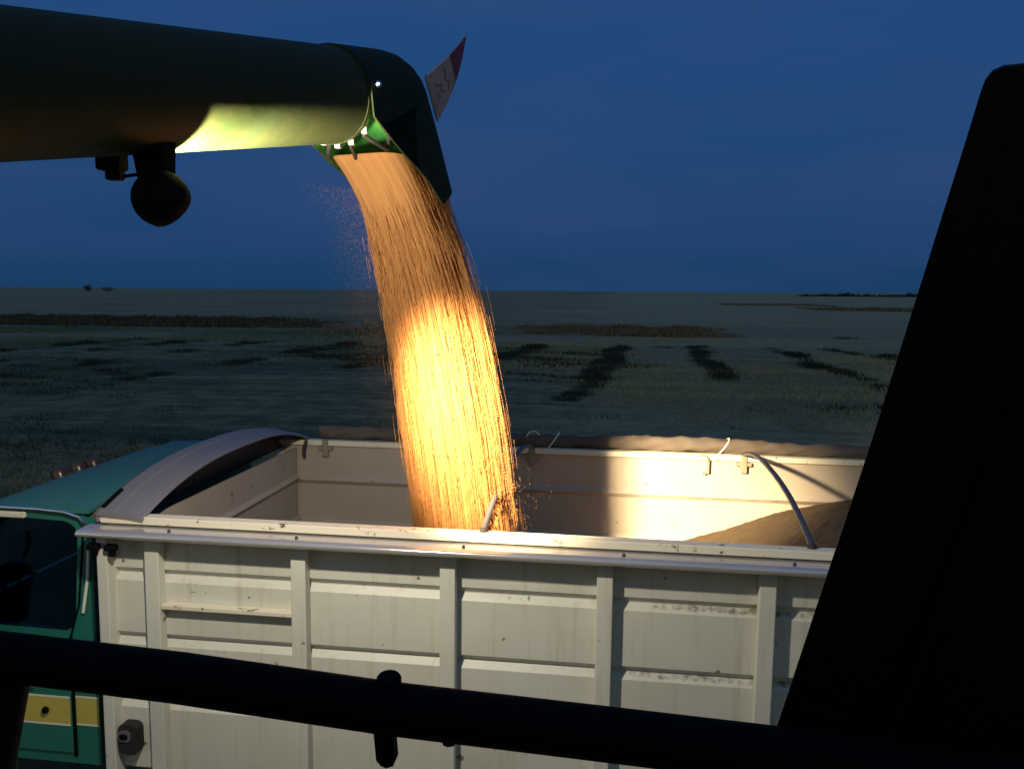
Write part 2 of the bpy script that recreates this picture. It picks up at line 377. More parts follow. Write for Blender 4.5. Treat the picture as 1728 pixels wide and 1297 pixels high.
# far off: two tree clumps on the left horizon, a treeline on the right one
M_leaf = mat_blade('far_leaf', (.006, .010, .010), (.018, .028, .022))
M_bark = mat_paint('bark', (.03, .025, .02), .9, .3)
def far_tree(loc, wd, ht, label):
    r = empty('tree', loc); tag(r, label, 'tree', 'trees on the horizon')
    bm = bmesh.new(); tube(bm, [Vector(loc), Vector(loc)+Vector((0, 0, ht*.3)), Vector(loc)+Vector((.3, 0, ht*.75))], [ht*.05, ht*.035, ht*.01], 7); obj('trunk', bm, M_bark, r)
    n = 700; q = rng.normal(0, 1, (n, 3)); q /= np.linalg.norm(q, axis=1)[:, None]; q *= rng.uniform(.3, 1, n)[:, None]**.5
    lob = 1+.3*np.sin(q[:, 0]*5+ht)*np.sin(q[:, 2]*4)
    c = q*np.array([wd/2, wd/3, ht*.42])*lob[:, None] + np.array([0, 0, ht*.58]) + np.array(loc)
    d1 = rng.normal(0, ht*.06, (n, 3)); d2 = rng.normal(0, ht*.06, (n, 3))
    V = np.stack([c, c+d1, c+d2], 1).reshape(-1, 3)
    mesh_np('crown', V, np.arange(3*n).reshape(-1, 3), M_leaf, np.repeat(rng.uniform(0, 1, n), 3), r)
far_tree((-447, 647, 0.), 7, 6.2, 'small round dark tree alone on the left horizon')
far_tree((-431, 650, 0.), 11, 4.6, 'low wide dark tree on the left horizon beside the round one')
def treeline():
    n = 9000; x = rng.uniform(150, 420, n); ht = 1.5+.8*np.sin(x*.11)+.7*np.sin(x*.37+1)+.5*np.sin(x*.9)
    c = np.stack([x, 735+rng.normal(0, 4, n), rng.uniform(0, 1, n)*np.clip(ht, .8, 6)], 1)
    d1 = rng.normal(0, .8, (n, 3)); d2 = rng.normal(0, .8, (n, 3))
    o = mesh_np('treeline', np.stack([c, c+d1, c+d2], 1).reshape(-1, 3), np.arange(3*n).reshape(-1, 3), M_leaf, np.repeat(rng.uniform(0, 1, n), 3))
    tag(o, 'far low line of trees on the right horizon', 'trees', kind='stuff')
treeline()

# ================================================================== GRAIN TRUCK
XF, XR = -2.87, 2.14           # front and rear of the box
YN, YF = .03, 2.45             # outer faces of the two side sheets
ZB, ZT = 1.05, 2.49            # bottom and top of the sides
GR = (2.20, 1.825, 1.45)       # pressed grooves
POSTS = (-2.549, -1.708, -.891, -.071, .737, 1.545)
truck = empty('grain_truck', (-.9, 1.2, 0), (0, R(.34), 0))
tag(truck, 'teal cab farm truck with a tall white ribbed grain box being filled', 'truck')
def groove_profile(y, s):
    """cross-section of one side sheet; s=+1: outside faces -Y"""
    out = [(y, ZB)]
    for z in reversed(GR):
        out += [(y, z-.040), (y+s*.004, z-.034), (y+s*.030, z-.004), (y+s*.030, z+.004), (y+s*.004, z+.030), (y, z+.034)]
    out.append((y, ZT))
    t = .016
    return out + [(p[0]+s*t, p[1]) for p in reversed(out)]
def side(y, s):
    bm = bmesh.new(); prism_x(bm, groove_profile(y, s), XF+.03, XR-.03)
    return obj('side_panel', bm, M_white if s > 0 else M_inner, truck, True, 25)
side(YN, 1); side(YF, -1)
# inner lining of the near side is the same sheet; floor, front and rear walls
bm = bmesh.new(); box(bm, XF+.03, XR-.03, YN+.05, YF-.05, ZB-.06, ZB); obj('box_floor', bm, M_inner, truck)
def end_wall(x, s):
    prof = [(x, ZB)]
    for z in (1.48, 1.86, 2.215): prof += [(x, z-.03), (x+s*.025, z-.004), (x+s*.025, z+.004), (x, z+.03)]
    prof += [(x, 2.47), (x-s*.018, 2.47), (x-s*.018, ZB)]
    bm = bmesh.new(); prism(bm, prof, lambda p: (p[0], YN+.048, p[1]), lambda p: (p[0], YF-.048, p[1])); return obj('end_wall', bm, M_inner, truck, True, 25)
end_wall(-2.70, 1); end_wall(2.08, -1)
for s, y in ((1, YN), (-1, YF)):
    for x in POSTS:
        bm = bmesh.new(); y0, y1 = sorted((y-s*.070, y-s*.001)); box(bm, x-.0415, x+.0415, y0, y1, ZB-.04, 2.435, .005); obj('side_post', bm, M_post, truck)
    for x in (XF+.03, XR-.03):
        bm = bmesh.new(); y0, y1 = sorted((y-s*.072, y+s*.05)); box(bm, x-.032, x+.032, y0, y1, ZB-.04, 2.437, .006); obj('corner_post', bm, M_post, truck)
    # cream cap board, aluminium tarp rail and its bolts
    bm = bmesh.new(); y0, y1 = sorted((y-s*.035, y+s*.045)); box(bm, XF-.0, XR, y0, y1, 2.492, 2.536, .006); obj('cap_board', bm, M_board, truck)
    prof = [(y+s*.012, 2.478), (y-s*.03, 2.484), (y-s*.08, 2.485), (y-s*.115, 2.481)]
    for k in range(10):
        a = R(90-20-150*k/9); prof.append((y-s*(.148+.019*math.cos(a)), 2.462+.019*math.sin(a)))
    prof += [(y-s*.130, 2.452), (y-s*.08, 2.470), (y-s*.02, 2.470), (y+s*.012, 2.466)]
    bm = bmesh.new(); prism_x(bm, prof, XF-.055, XR+.03); rail = obj('tarp_rail', bm, M_alu, truck, True, 35)
    for x in (-2.42, -1.70, -.80, .02, .85, 1.6):
        bm = bmesh.new(); lathe(bm, [(0, .012), (.006, .011), (.009, .004), (.009, -.006)], (x, y-s*.10, 2.4835), (0, -s*.1, 1), 8); obj('bolt', bm, M_dark, rail)
# bottom sill under the near side
for y in (YN-.03, YF-.03):
    bm = bmesh.new(); box(bm, XF, XR, y, y+.06, ZB-.12, ZB-.042, .006); obj('sill', bm, M_dark, truck)
# extra ledge in the second bay
bm = bmesh.new(); box(bm, -2.506, -1.751, -.030, YN-.001, 2.026, 2.052, .004); obj('ledge', bm, M_board, truck)
# marker lamp on the front bay
bm = bmesh.new(); prism_y(bm, rounded(-2.795, -2.675, 1.155, 1.335, .04), -.035, YN-.001); lamp = obj('side_lamp', bm, M_rubber, truck)
bm = bmesh.new(); prism_y(bm, rounded(-2.79, -2.715, 1.235, 1.30, .025), -.044, -.0351); obj('lens', bm, M_steel, lamp)
bm = bmesh.new(); prism_y(bm, rounded(-2.78, -2.73, 1.25, 1.282, .015), -.048, -.0441); obj('lens_window', bm, M_black, lamp)
# tarp catch on the front corner: two small black lumps
for x in (-2.87, -2.765):
    bm = bmesh.new(); box(bm, x-.035, x+.035, -.085, -.045, 2.355, 2.395, .012); box(bm, x-.012, x+.022, -.08, -.05, 2.325, 2.37, .008); obj('tarp_catch', bm, M_black, truck)
# arched front cap
def arch_z(y, base, rise, p=2.6):
    u = (y-1.24)/1.26; return base + rise*(1-abs(u)**p)
def cap():
    prof = [(-2.875, -.035), (-2.878, .012), (-2.868, .022), (-2.80, .020), (-2.792, .030), (-2.775, .030), (-2.768, .018), (-2.70, .012), (-2.62, .004), (-2.60, -.012), (-2.604, -.020), (-2.70, -.006), (-2.865, .002), (-2.868, -.035)]
    bm = bmesh.new(); rings = []
    for k in range(41):
        y = -.02 + 2.52*k/40
        rings.append([bm.verts.new((x, y, arch_z(y, 2.535, .185)+dz)) for x, dz in prof])
    for q, w in zip(rings, rings[1:]):
        for i in range(len(prof)): bm.faces.new((q[i], q[(i+1) % len(prof)], w[(i+1) % len(prof)], w[i]))
    bm.faces.new(rings[0]); bm.faces.new(rings[-1])
    c = obj('front_cap', bm, M_cap, truck, True, 40)
    # tan beading along the leading edge, a black tube standing in for the dark slot at its near end and the arch's front plate
    bm = bmesh.new(); pts = [(-2.885, y, arch_z(y, 2.535, .185)-.004) for y in np.linspace(-.02, 2.5, 41)]; tube(bm, pts, .019, 8); obj('edge_beading', bm, M_tarp, c)
    bm = bmesh.new(); rr = [(-2.86, y, arch_z(y, 2.535, .185)+.022) for y in np.linspace(.02, .20, 8)]; tube(bm, rr, .014, 6); obj('dark_slot', bm, M_black, c)
    bm = bmesh.new(); poly = [(y, arch_z(y, 2.535, .185)-.03) for y in np.linspace(0, 2.48, 31)] + [(2.48, 2.45), (0, 2.45)]
    prism(bm, poly, lambda p: (-2.862, p[0], p[1]), lambda p: (-2.850, p[0], p[1])); obj('cap_plate', bm, M_dark, c)
M_cap = mat_paint('grey_cap_sheet', (.19, .185, .205), .45, .4, (.17, .14, .12), 3, .2)
cap()
# tarp bows
def bow(x):
    bm = bmesh.new(); pts = []
    for k in range(29):
        y = .05 + 2.38*k/28; pts.append((x, y, arch_z(y, 2.525, .15, 2.4)))
    tube(bm, pts, .0165, 10); o = obj('tarp_bow', bm, M_bow, truck, True, 60)
    bm = bmesh.new(); lathe(bm, [(0, .03), (.020, .026), (.024, .01), (.024, -.02)], (x, .052, 2.53), (0, .1, 1), 10); obj('grommet', bm, M_rubber, o, True)
    for y, s in ((2.41, -1),):
        bm = bmesh.new(); box(bm, x-.026, x+.026, y-.018, y+.018, 2.40, 2.545, .008); box(bm, x-.062, x+.062, y-.012, y+.012, 2.455, 2.485, .006); obj('bow_socket', bm, M_sock, o)
M_bow = mat_paint('grey_pipe', (.085, .085, .105), .45, .3, (.12, .10, .08), 9, .4)
M_sock = mat_paint('dusty_socket', (.25, .22, .16), .7, .5, (.13, .10, .07), 9)
for x in (-.715, .955, 1.95): bow(x)
bm = bmesh.new(); box(bm, -2.476, -2.424, 2.392, 2.43, 2.40, 2.545, .008); box(bm, -2.512, -2.388, 2.398, 2.424, 2.455, 2.485, .006); obj('bow_socket', bm, M_sock, truck)
bm = bmesh.new(); tube(bm, [(.61, 2.39, 2.535), (.66, 2.385, 2.53), (.675, 2.38, 2.51), (.675, 2.38, 2.40), (.64, 2.378, 2.392)], .009, 8); obj('hook', bm, M_sock, truck, True)
bm = bmesh.new(); tube(bm, [(-2.60, 2.37, 2.54), (-2.62, 2.36, 2.47), (-2.62, 2.36, 2.40)], .014, 8); obj('hook', bm, M_dark, truck, True)
# tarp rolled up along the far rail
def tarp_roll():
    bm = bmesh.new(); n = 20; rings = []; xs = np.linspace(-2.52, 2.2, 170)
    for x in xs:
        r0 = .066 + .006*math.sin(x*3.1)+.004*math.sin(x*7.7+1); sag = .008*math.sin(x*2.3+.5)
        ring = []
        for k in range(n):
            a = 2*math.pi*k/n
            r = r0 + .0065*math.sin(a*3+x*17+2*math.sin(x*5)) + .005*math.sin(a*2-x*29)+.003*math.sin(a*5+x*41) + rng.normal(0, .0012)
            ring.append(bm.verts.new((x+.010*math.sin(a+x*11), 2.505+r*math.cos(a)*.95, 2.585+sag+r*math.sin(a)*.85)))
        rings.append(ring)
    for q, w in zip(rings, rings[1:]):
        for k in range(n): bm.faces.new((q[k], q[(k+1) % n], w[(k+1) % n], w[k]))
    bm.faces.new(rings[0]); bm.faces.new(rings[-1])
    o = obj('rolled_tarp', bm, M_tarp, truck, True, 80)
    for x in (-.55, .80):
        bm = bmesh.new(); pts = [(x+.05*math.sin(a), 2.505+.078*math.cos(a), 2.585+.070*math.sin(a)) for a in np.linspace(0, 2*math.pi, 17)]; tube(bm, pts, .006, 6, False); obj('tie_cord', bm, M_pin, o, True)
    bm = bmesh.new(); tube(bm, [(-.78, 2.46, 2.60), (-.74, 2.45, 2.66), (-.69, 2.45, 2.67), (-.66, 2.45, 2.64)], .005, 6); obj('loose_wire', bm, M_pin, o, True)
tarp_roll()

# ---- cab
CY0, CY1 = .16, 2.26
def bridge_loops(bm, outer, inner, y0, y1):
    n = len(outer)
    a0 = [bm.verts.new((p[0], y0, p[1])) for p in outer]; i0 = [bm.verts.new((p[0], y0, p[1])) for p in inner]
    a1 = [bm.verts.new((p[0], y1, p[1])) for p in outer]; i1 = [bm.verts.new((p[0], y1, p[1])) for p in inner]
    for k in range(n):
        j = (k+1) % n
        bm.faces.new((a0[k], a0[j], i0[j], i0[k])); bm.faces.new((a1[k], i1[k], i1[j], a1[j]))
        bm.faces.new((a0[k], a1[k], a1[j], a0[j])); bm.faces.new((i0[k], i0[j], i1[j], i1[k]))
def resample(poly, n, c):
    """n points on the polygon at even angles round c"""
    out = []
    for k in range(n):
        a = 2*math.pi*k/n; d = (math.cos(a), math.sin(a)); best = None
        for i in range(len(poly)):
            (x1, z1), (x2, z2) = poly[i], poly[(i+1) % len(poly)]
            ex, ez = x2-x1, z2-z1; den = d[0]*ez - d[1]*ex
            if abs(den) < 1e-9: continue
            t = ((x1-c[0])*ez - (z1-c[1])*ex)/den; u = ((x1-c[0])*d[1]-(z1-c[1])*d[0])/den
            if t > 0 and -1e-6 <= u <= 1+1e-6 and (best is None or t > best): best = t
        out.append((c[0]+d[0]*best, c[1]+d[1]*best))
    return out
UP = [(-3.035, 1.72), (-3.035, 2.40), (-3.07, 2.485), (-3.14, 2.515), (-3.62, 2.52), (-3.70, 2.49), (-4.22, 1.72)]     # upper cab side outline
win = [(-3.175, 1.80), (-3.16, 1.84), (-3.122, 2.36), (-3.14, 2.415), (-3.19, 2.44), (-3.58, 2.455), (-3.66, 2.43), (-4.05, 1.82), (-4.04, 1.79), (-3.22, 1.775)]
cc = (-3.5, 2.1); UPr, WNr = resample(UP, 72, cc), resample(win, 72, cc)
bm = bmesh.new()
bridge_loops(bm, UPr, WNr, CY0, CY0+.05); bridge_loops(bm, UPr, WNr, CY1-.05, CY1)
box(bm, -4.22, -3.035, CY0, CY0+.04, .95, 1.7195); box(bm, -4.22, -3.035, CY1-.04, CY1, .95, 1.7195)
box(bm, -3.06, -3.036, CY0+.051, CY1-.051, .95, 2.46)
box(bm, -4.22, -3.061, CY0+.041, CY1-.041, .95, 1.0)
box(bm, -4.25, -4.221, CY0, CY1, .95, 1.70)
cab = obj('cab', bm, M_teal, truck, True, 30)
def cab_roof():
    bm = bmesh.new(); g = []
    for j in range(25):
        v = j/24; y = CY0-.02 + (CY1-CY0+.04)*v; row = []
        for i in range(15):
            u = i/14; x = -3.03 - .68*u
            e = (1-abs(2*v-1)**4)*(1-max(0, (u-.35)/.65)**3*.95)*(1-max(0, (.12-u)/.12)**2*.6)
            row.append(bm.verts.new((x, y, 2.515+.085*e)))
        g.append(row)
    for j in range(24):
        for i in range(14): bm.faces.new((g[j][i], g[j][i+1], g[j+1][i+1], g[j+1][i]))
    r = bmesh.ops.extrude_face_region(bm, geom=bm.faces[:]); bmesh.ops.translate(bm, verts=[v for v in r['geom'] if isinstance(v, bmesh.types.BMVert)], vec=(0, 0, -.02))
    o = obj('roof', bm, M_roof, cab, True, 50)
cab_roof()
for y in (.74, .93, 1.09):
    bm = bmesh.new(); prof = [(0, .048), (.026, .044), (.042, .028), (.048, 0), (.048, -.04)]
    lathe(bm, prof, (-3.645, y, 2.572), (-.25, 0, 1), 14); o = obj('clearance_light', bm, M_amber, cab, True)
# drip rail round the door top and chrome strip down its rear edge, its bright reflection painted white
bm = bmesh.new(); tube(bm, [(-3.72, .135, 2.485), (-3.60, .135, 2.512), (-3.35, .135, 2.510), (-3.18, .135, 2.500), (-3.09, .135, 2.475), (-3.045, .135, 2.42), (-3.03, .135, 2.37)], .010, 8); obj('drip_rail', bm, M_chrome, cab, True)
bm = bmesh.new(); tube(bm, [(-3.045, .145, 2.32), (-3.06, .145, 2.12), (-3.10, .145, 1.90)], .009, 8); obj('door_trim', bm, M_pin, cab, True)
bm = bmesh.new(); box(bm, -3.204, -3.186, CY0-.012, CY0-.0005, 1.0, 1.74); obj('door_gap', bm, M_black, cab)
bm = bmesh.new(); tube(bm, [(-3.195, CY0-.004, 1.74), (-3.13, CY0-.004, 1.95), (-3.085, CY0-.004, 2.38)], .006, 6); obj('door_seam', bm, M_black, cab, True)
bm = bmesh.new(); box(bm, -3.78, -3.435, CY0-.03, CY0-.001, 2.452, 2.487, .008); obj('visor_strip', bm, M_board, cab)
door = None
bm = bmesh.new(); box(bm, -4.16, -3.205, CY0-.018, CY0-.001, 1.02, 1.74, .008); door = obj('door', bm, M_teal, cab)
bm = bmesh.new(); lathe(bm, [(0, .028), (.018, .026), (.022, .012), (.012, 0), (.012, -.02)], (-3.36, CY0-.02, 1.29), (0, -1, 0), 12); obj('lock', bm, M_black, door)
bm = bmesh.new(); box(bm, -3.60, -3.42, CY0-.05, CY0-.035, 1.43, 1.455, .006); box(bm, -3.59, -3.57, CY0-.036, CY0-.017, 1.43, 1.455); obj('handle', bm, M_chrome, door)
for x0, x1, yf in ((-4.155, -3.21, CY0-.0205), (-3.185, -3.037, CY0-.0025)):
    bm = bmesh.new(); box(bm, x0, x1, yf, yf+.002, 1.205, 1.365); st = obj('stripe', bm, M_yellow, door if x1 < -3.2 else cab)
    bm = bmesh.new(); box(bm, x0, x1, yf-.001, yf+.001, 1.3655, 1.377); obj('stripe_edge', bm, M_pin, st)
    bm = bmesh.new(); box(bm, x0, x1, yf-.001, yf+.001, 1.193, 1.2045); obj('stripe_edge', bm, M_pin, st)
for y, sg in ((CY0+.004, 1), (CY1-.010, -1)):
    lean = lambda p, d: (p[0], y+d+sg*.12*(p[1]-1.775), p[1])
    bm = bmesh.new(); prism(bm, win, lambda p: lean(p, 0), lambda p: lean(p, .006)); obj('window', bm, M_glass, cab)
bm = bmesh.new()
for p in ((-3.705, CY0+.05), (-3.705, CY1-.05)): pass
v = [bm.verts.new(p) for p in ((-4.235, CY0+.05, 1.71), (-4.235, CY1-.05, 1.71), (-3.72, CY1-.05, 2.49), (-3.72, CY0+.05, 2.49), (-4.241, CY0+.05, 1.713), (-4.241, CY1-.05, 1.713), (-3.726, CY1-.05, 2.494), (-3.726, CY0+.05, 2.494))]
for f in ((0,1,2,3),(7,6,5,4),(0,4,5,1),(1,5,6,2),(2,6,7,3),(3,7,4,0)): bm.faces.new([v[i] for i in f])
obj('windshield', bm, M_glass, cab)
# bench seat and steering wheel inside
bm = bmesh.new(); box(bm, -3.75, -3.22, .30, 2.12, 1.25, 1.45, .05); box(bm, -3.36, -3.20, .30, 2.12, 1.42, 1.80, .05); obj('seat', bm, M_black, cab)
bm = bmesh.new(); box(bm, -4.20, -3.95, .24, 2.18, 1.45, 1.69, .04); obj('dashboard', bm, M_black, cab)
bm = bmesh.new(); c = Vector((-3.86, .72, 1.72)); a, b_ = frame_of((.75, 0, .66)); tube(bm, [c+(a*math.cos(t)+b_*math.sin(t))*.21 for t in np.linspace(0, 2*math.pi, 33)], .016, 8, False); tube(bm, [c+a*.2, c-a*.2], .012, 6); tube(bm, [c+b_*.2, c], .012, 6); obj('steering_wheel', bm, M_black, cab, True)
# door mirror on its arm, seen from behind
bm = bmesh.new(); tube(bm, [(-3.60, .10, 2.33), (-3.70, -.06, 2.24), (-3.76, -.10, 2.15)], .012, 8)
marm = obj('mirror', bm, M_black, cab, True)
bm = bmesh.new(); prism(bm, rounded(-.11, .11, 1.74, 2.12, .07), lambda p: (-3.80+p[0]*.82, -.085-p[0]*.25, p[1]), lambda p: (-3.815+p[0]*.82, -.135-p[0]*.25, p[1])); obj('mirror_head', bm, M_black, marm, True, 30)
# hood, fenders, bumper
bm = bmesh.new(); box(bm, -5.75, -4.252, .38, 2.04, 1.0, 1.66, .09, 3); obj('hood', bm, M_teal, truck, True, 60)
for y0, y1 in ((.14, .60), (1.82, 2.28)):
    bm = bmesh.new(); pts = []
    for k in range(13):
        t = R(180*k/12); pts.append((-5.0+.72*math.cos(t), .62+.62*math.sin(t)))
    poly = pts + [(-5.66, .62)] + [(-5.0-.64*math.cos(R(180*k/12)), .62+.56*math.sin(R(180*k/12))) for k in range(13)]
    poly = pts + list(reversed([(-5.0+.64*math.cos(R(180*k/12)), .62+.54*math.sin(R(180*k/12))) for k in range(13)]))
    prism_y(bm, poly, y0, y1); obj('fender', bm, M_teal, truck, True, 30)
bm = bmesh.new(); box(bm, -5.98, -5.86, .15, 2.25, .55, .78, .03); obj('bumper', bm, M_dark, truck)
bm = bmesh.new(); box(bm, -5.85, 2.05, .78, .90, .72, .92); box(bm, -5.85, 2.05, 1.50, 1.62, .72, .92); obj('chassis', bm, M_dark, truck)
for x in (-2.2, -1.2, -.2, .8, 1.8):
    bm = bmesh.new(); box(bm, x-.05, x+.05, .1, 2.4, .925, .985); obj('cross_member', bm, M_dark, truck)
for x, y, wd in ((-5.0, .33, .24), (-5.0, 2.09, .24), (1.0, .36, .50), (1.0, 2.06, .50)):
    bm = bmesh.new(); lathe(bm, [(.30, -wd/2), (.46, -wd/2), (.50, -wd/2+.05), (.50, wd/2-.05), (.46, wd/2), (.30, wd/2), (.30, -wd/2)], (x, y, .50), (0, 1, 0), 36); w = obj('wheel', bm, M_rubber, truck, True, 40)
    bm = bmesh.new(); lathe(bm, [(0, -.04), (.12, -.05), (.29, -.03), (.299, wd/2-.02), (.299, -wd/2+.02), (.28, -.02), (0, .03)], (x, y, .50), (0, 1, 0), 30); obj('rim', bm, M_pin, w, True, 40)

# ================================================================== UNLOADING AUGER
A = Vector((.264, .946, .188)).normalized(); SV = Vector((.963, -.269, 0)).normalized(); UV = SV.cross(A).normalized()
B0 = Vector((-1.17, -.551, 4.635))
def P(a, s, w): return B0 + A*a + SV*s + UV*w
auger = empty('unloading_auger', P(-1.2, 0, 0)); tag(auger, 'green harvester unloading auger tube reaching over the truck with a curved spout', 'auger')
RT = .193
bm = bmesh.new(); n = 56; rings = []
for a_ in list(np.linspace(-5.6, -.185, 30)):
    rings.append([bm.verts.new(P(a_, RT*math.cos(2*math.pi*k/n), RT*math.sin(2*math.pi*k/n))) for k in range(n)])
for q, w in zip(rings, rings[1:]):
    for k in range(n): bm.faces.new((q[k], q[(k+1) % n], w[(k+1) % n], w[k]))
inner = [[bm.verts.new(P(a_, (RT-.008)*math.cos(2*math.pi*k/n), (RT-.008)*math.sin(2*math.pi*k/n))) for k in range(n)] for a_ in (-.185, -1.4)]
for q, w in ((rings[-1], inner[0]), (inner[0], inner[1])):
    for k in range(n): bm.faces.new((q[k], q[(k+1) % n], w[(k+1) % n], w[k]))
tube_o = obj('tube', bm, M_tube, auger, True, 50)
bm = bmesh.new(); lathe(bm, [(RT+.001, -.02), (RT+.003, -.02), (RT+.003, .004), (RT-.004, .006)], P(-.185, 0, 0), A, 56); obj('end_ring', bm, M_tube, tube_o, True, 40)
# hood-shaped spout
def spout():
    # sections of the hood: centre (a, w) of its round back and the tilt of that back (0 = up, 90 = outward); sides run on to the cut edge
    edge = [(-.40, .02), (-.185, -.105), (-.158, -.129), (.034, -.268), (.18, -.353), (.343, -.51), (.45, -.63)]
    secs = [(-.192, 0, 0), (-.12, 0, 0), (-.03, 0, 0), (.06, 0, 0), (.14, 0, 0), (.18, -.002, 14), (.20, -.006, 32), (.215, -.012, 52), (.228, -.024, 68), (.24, -.05, 78), (.262, -.10, 80), (.285, -.16, 77), (.318, -.25, 74), (.35, -.34, 72), (.382, -.43, 71), (.40, -.48, 70)]
    def cut(c, d):
        best = .3
        for (x1, z1), (x2, z2) in zip(edge, edge[1:]):
            ex, ez = x2-x1, z2-z1; den = d[0]*ez - d[1]*ex
            if abs(den) < 1e-9: continue
            t = ((x1-c[0])*ez - (z1-c[1])*ex)/den; u = ((x1-c[0])*d[1]-(z1-c[1])*d[0])/den
            if 0 < t < 1 and -1e-6 <= u <= 1+1e-6: best = t; break
        return best
    m = 22; cuts = [[], []]
    bm = bmesh.new()
    def shell(rad, keep=False):
        rows = []
        for (ca, cw, ph) in secs:
            bd = (math.sin(R(ph)), math.cos(R(ph))); ln = cut((ca, cw), (-bd[0], -bd[1])); row = []
            for k in range(6): row.append((rad, -ln*(1-k/6)))
            for k in range(m+1):
                t = math.pi*k/m; row.append((rad*math.cos(t), rad*math.sin(t)))
            for k in range(1, 7): row.append((-rad, -ln*k/6))
            pts = [P(ca+bd[0]*q, s_, cw+bd[1]*q) for s_, q in row]
            if keep: cuts[0].append(pts[0]); cuts[1].append(pts[-1])
            rows.append([bm.verts.new(p) for p in pts])
        return rows
    o_, i_ = shell(.203, True), shell(.197)
    for rows in (o_, i_):
        for q, w in zip(rows, rows[1:]):
            for k in range(len(q)-1):
                f = bm.faces.new((q[k], q[k+1], w[k+1], w[k])); f.material_index = 0 if rows is o_ else 1
    for k in range(len(o_[0])-1):
        bm.faces.new((o_[0][k], o_[0][k+1], i_[0][k+1], i_[0][k])); bm.faces.new((o_[-1][k], i_[-1][k], i_[-1][k+1], o_[-1][k+1]))
    for e in (0, -1):
        for r in range(len(o_)-1): bm.faces.new((o_[r][e], o_[r+1][e], i_[r+1][e], i_[r][e]))
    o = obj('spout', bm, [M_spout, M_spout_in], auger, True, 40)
    # rolled bright edge along the near opening
    for pts in cuts:
        bm = bmesh.new(); tube(bm, pts, .0042, 6); obj('edge_bead', bm, M_tube, o, True)
    # hinge bolts, inside braces and catch bars
    bm = bmesh.new(); lathe(bm, [(0, .018), (.010, .017), (.014, .004), (.014, -.01)], P(-.15, .205, .028), SV, 10); obj('hinge_bolt', bm, M_chrome, o)
    bm = bmesh.new()
    for k, (a1, s1, a2, s2, w1, w2) in enumerate(((-.12, -.08, -.03, -.165, -.185, -.25), (-.12, .02, .02, -.05, -.19, -.26), (-.13, .10, .05, .11, -.165, -.24), (.0, .16, .08, .06, -.15, -.27))):
        tube(bm, [P(a1, s1, w1), P(a2, s2, w2)], .009, 6)
    obj('brace', bm, M_dark, o)
    for k in range(5):
        s_ = -.15+.07*k; c = P(-.165, s_, -math.sqrt(max(0, RT**2-s_**2))-.006)
        bm = bmesh.new(); box(bm, -.012, .012, -.012, .012, -.014, .014, .003, 1, Matrix.Translation(c)); obj('catch', bm, M_alu, o)
    # warning flag of red and white tape on the back of the spout
    root1, root2, tip = P(.345, .165, .075), P(.415, .17, -.12), P(.735, .205, .285)
    def flag_pt(u, v): 
        b1 = root1.lerp(root2, v); q = b1.lerp(tip, u); return q + SV*(.018*math.sin(math.pi*u)) + UV*(-.02*math.sin(math.pi*u)*v) 
    bm = bmesh.new(); grid = []; nrm = (root2-root1).cross(tip-root1).normalized()*.004
    for u in np.linspace(0, .97, 15): grid.append([[bm.verts.new(flag_pt(u, v)+nrm*sg) for v in np.linspace(0, 1, 6)] for sg in (1, -1)])
    for q, w in zip(grid, grid[1:]):
        for sg in (0, 1):
            for k in range(5): 
                f = bm.faces.new((q[sg][k], q[sg][k+1], w[sg][k+1], w[sg][k])); 
                f.material_index = 0 if grid.index(w) < 8 else 1
        for k in (0, 5): bm.faces.new((q[0][k], q[1][k], w[1][k], w[0][k]))
    for e in (0, -1):
        for k in range(5): bm.faces.new((grid[e][0][k], grid[e][0][k+1], grid[e][1][k+1], grid[e][1][k]))
    fl = obj('warning_flag', bm, [M_tape, M_red], auger)
    bm = bmesh.new(); tube(bm, [flag_pt(.93, .5), flag_pt(1.03, .5)], [.010, .006], 8); obj('flag_tip', bm, M_chrome, fl)
    bm = bmesh.new(); tube(bm, [flag_pt(.02, 0)-SV*.0, flag_pt(.45, 0)], .008, 6); obj('flag_stay', bm, M_alu, fl)
    for pts in (((.10, .25), (.14, .38), (.20, .42), (.19, .58), (.25, .72)), ((.30, .12), (.33, .30), (.29, .45), (.35, .62), (.31, .8))):
        bm = bmesh.new(); tube(bm, [flag_pt(u, v)+nrm*1.3 for u, v in pts], [.001, .003, .0022, .003, .0012], 5); obj('flag_scuff', bm, M_dark, fl)
spout()
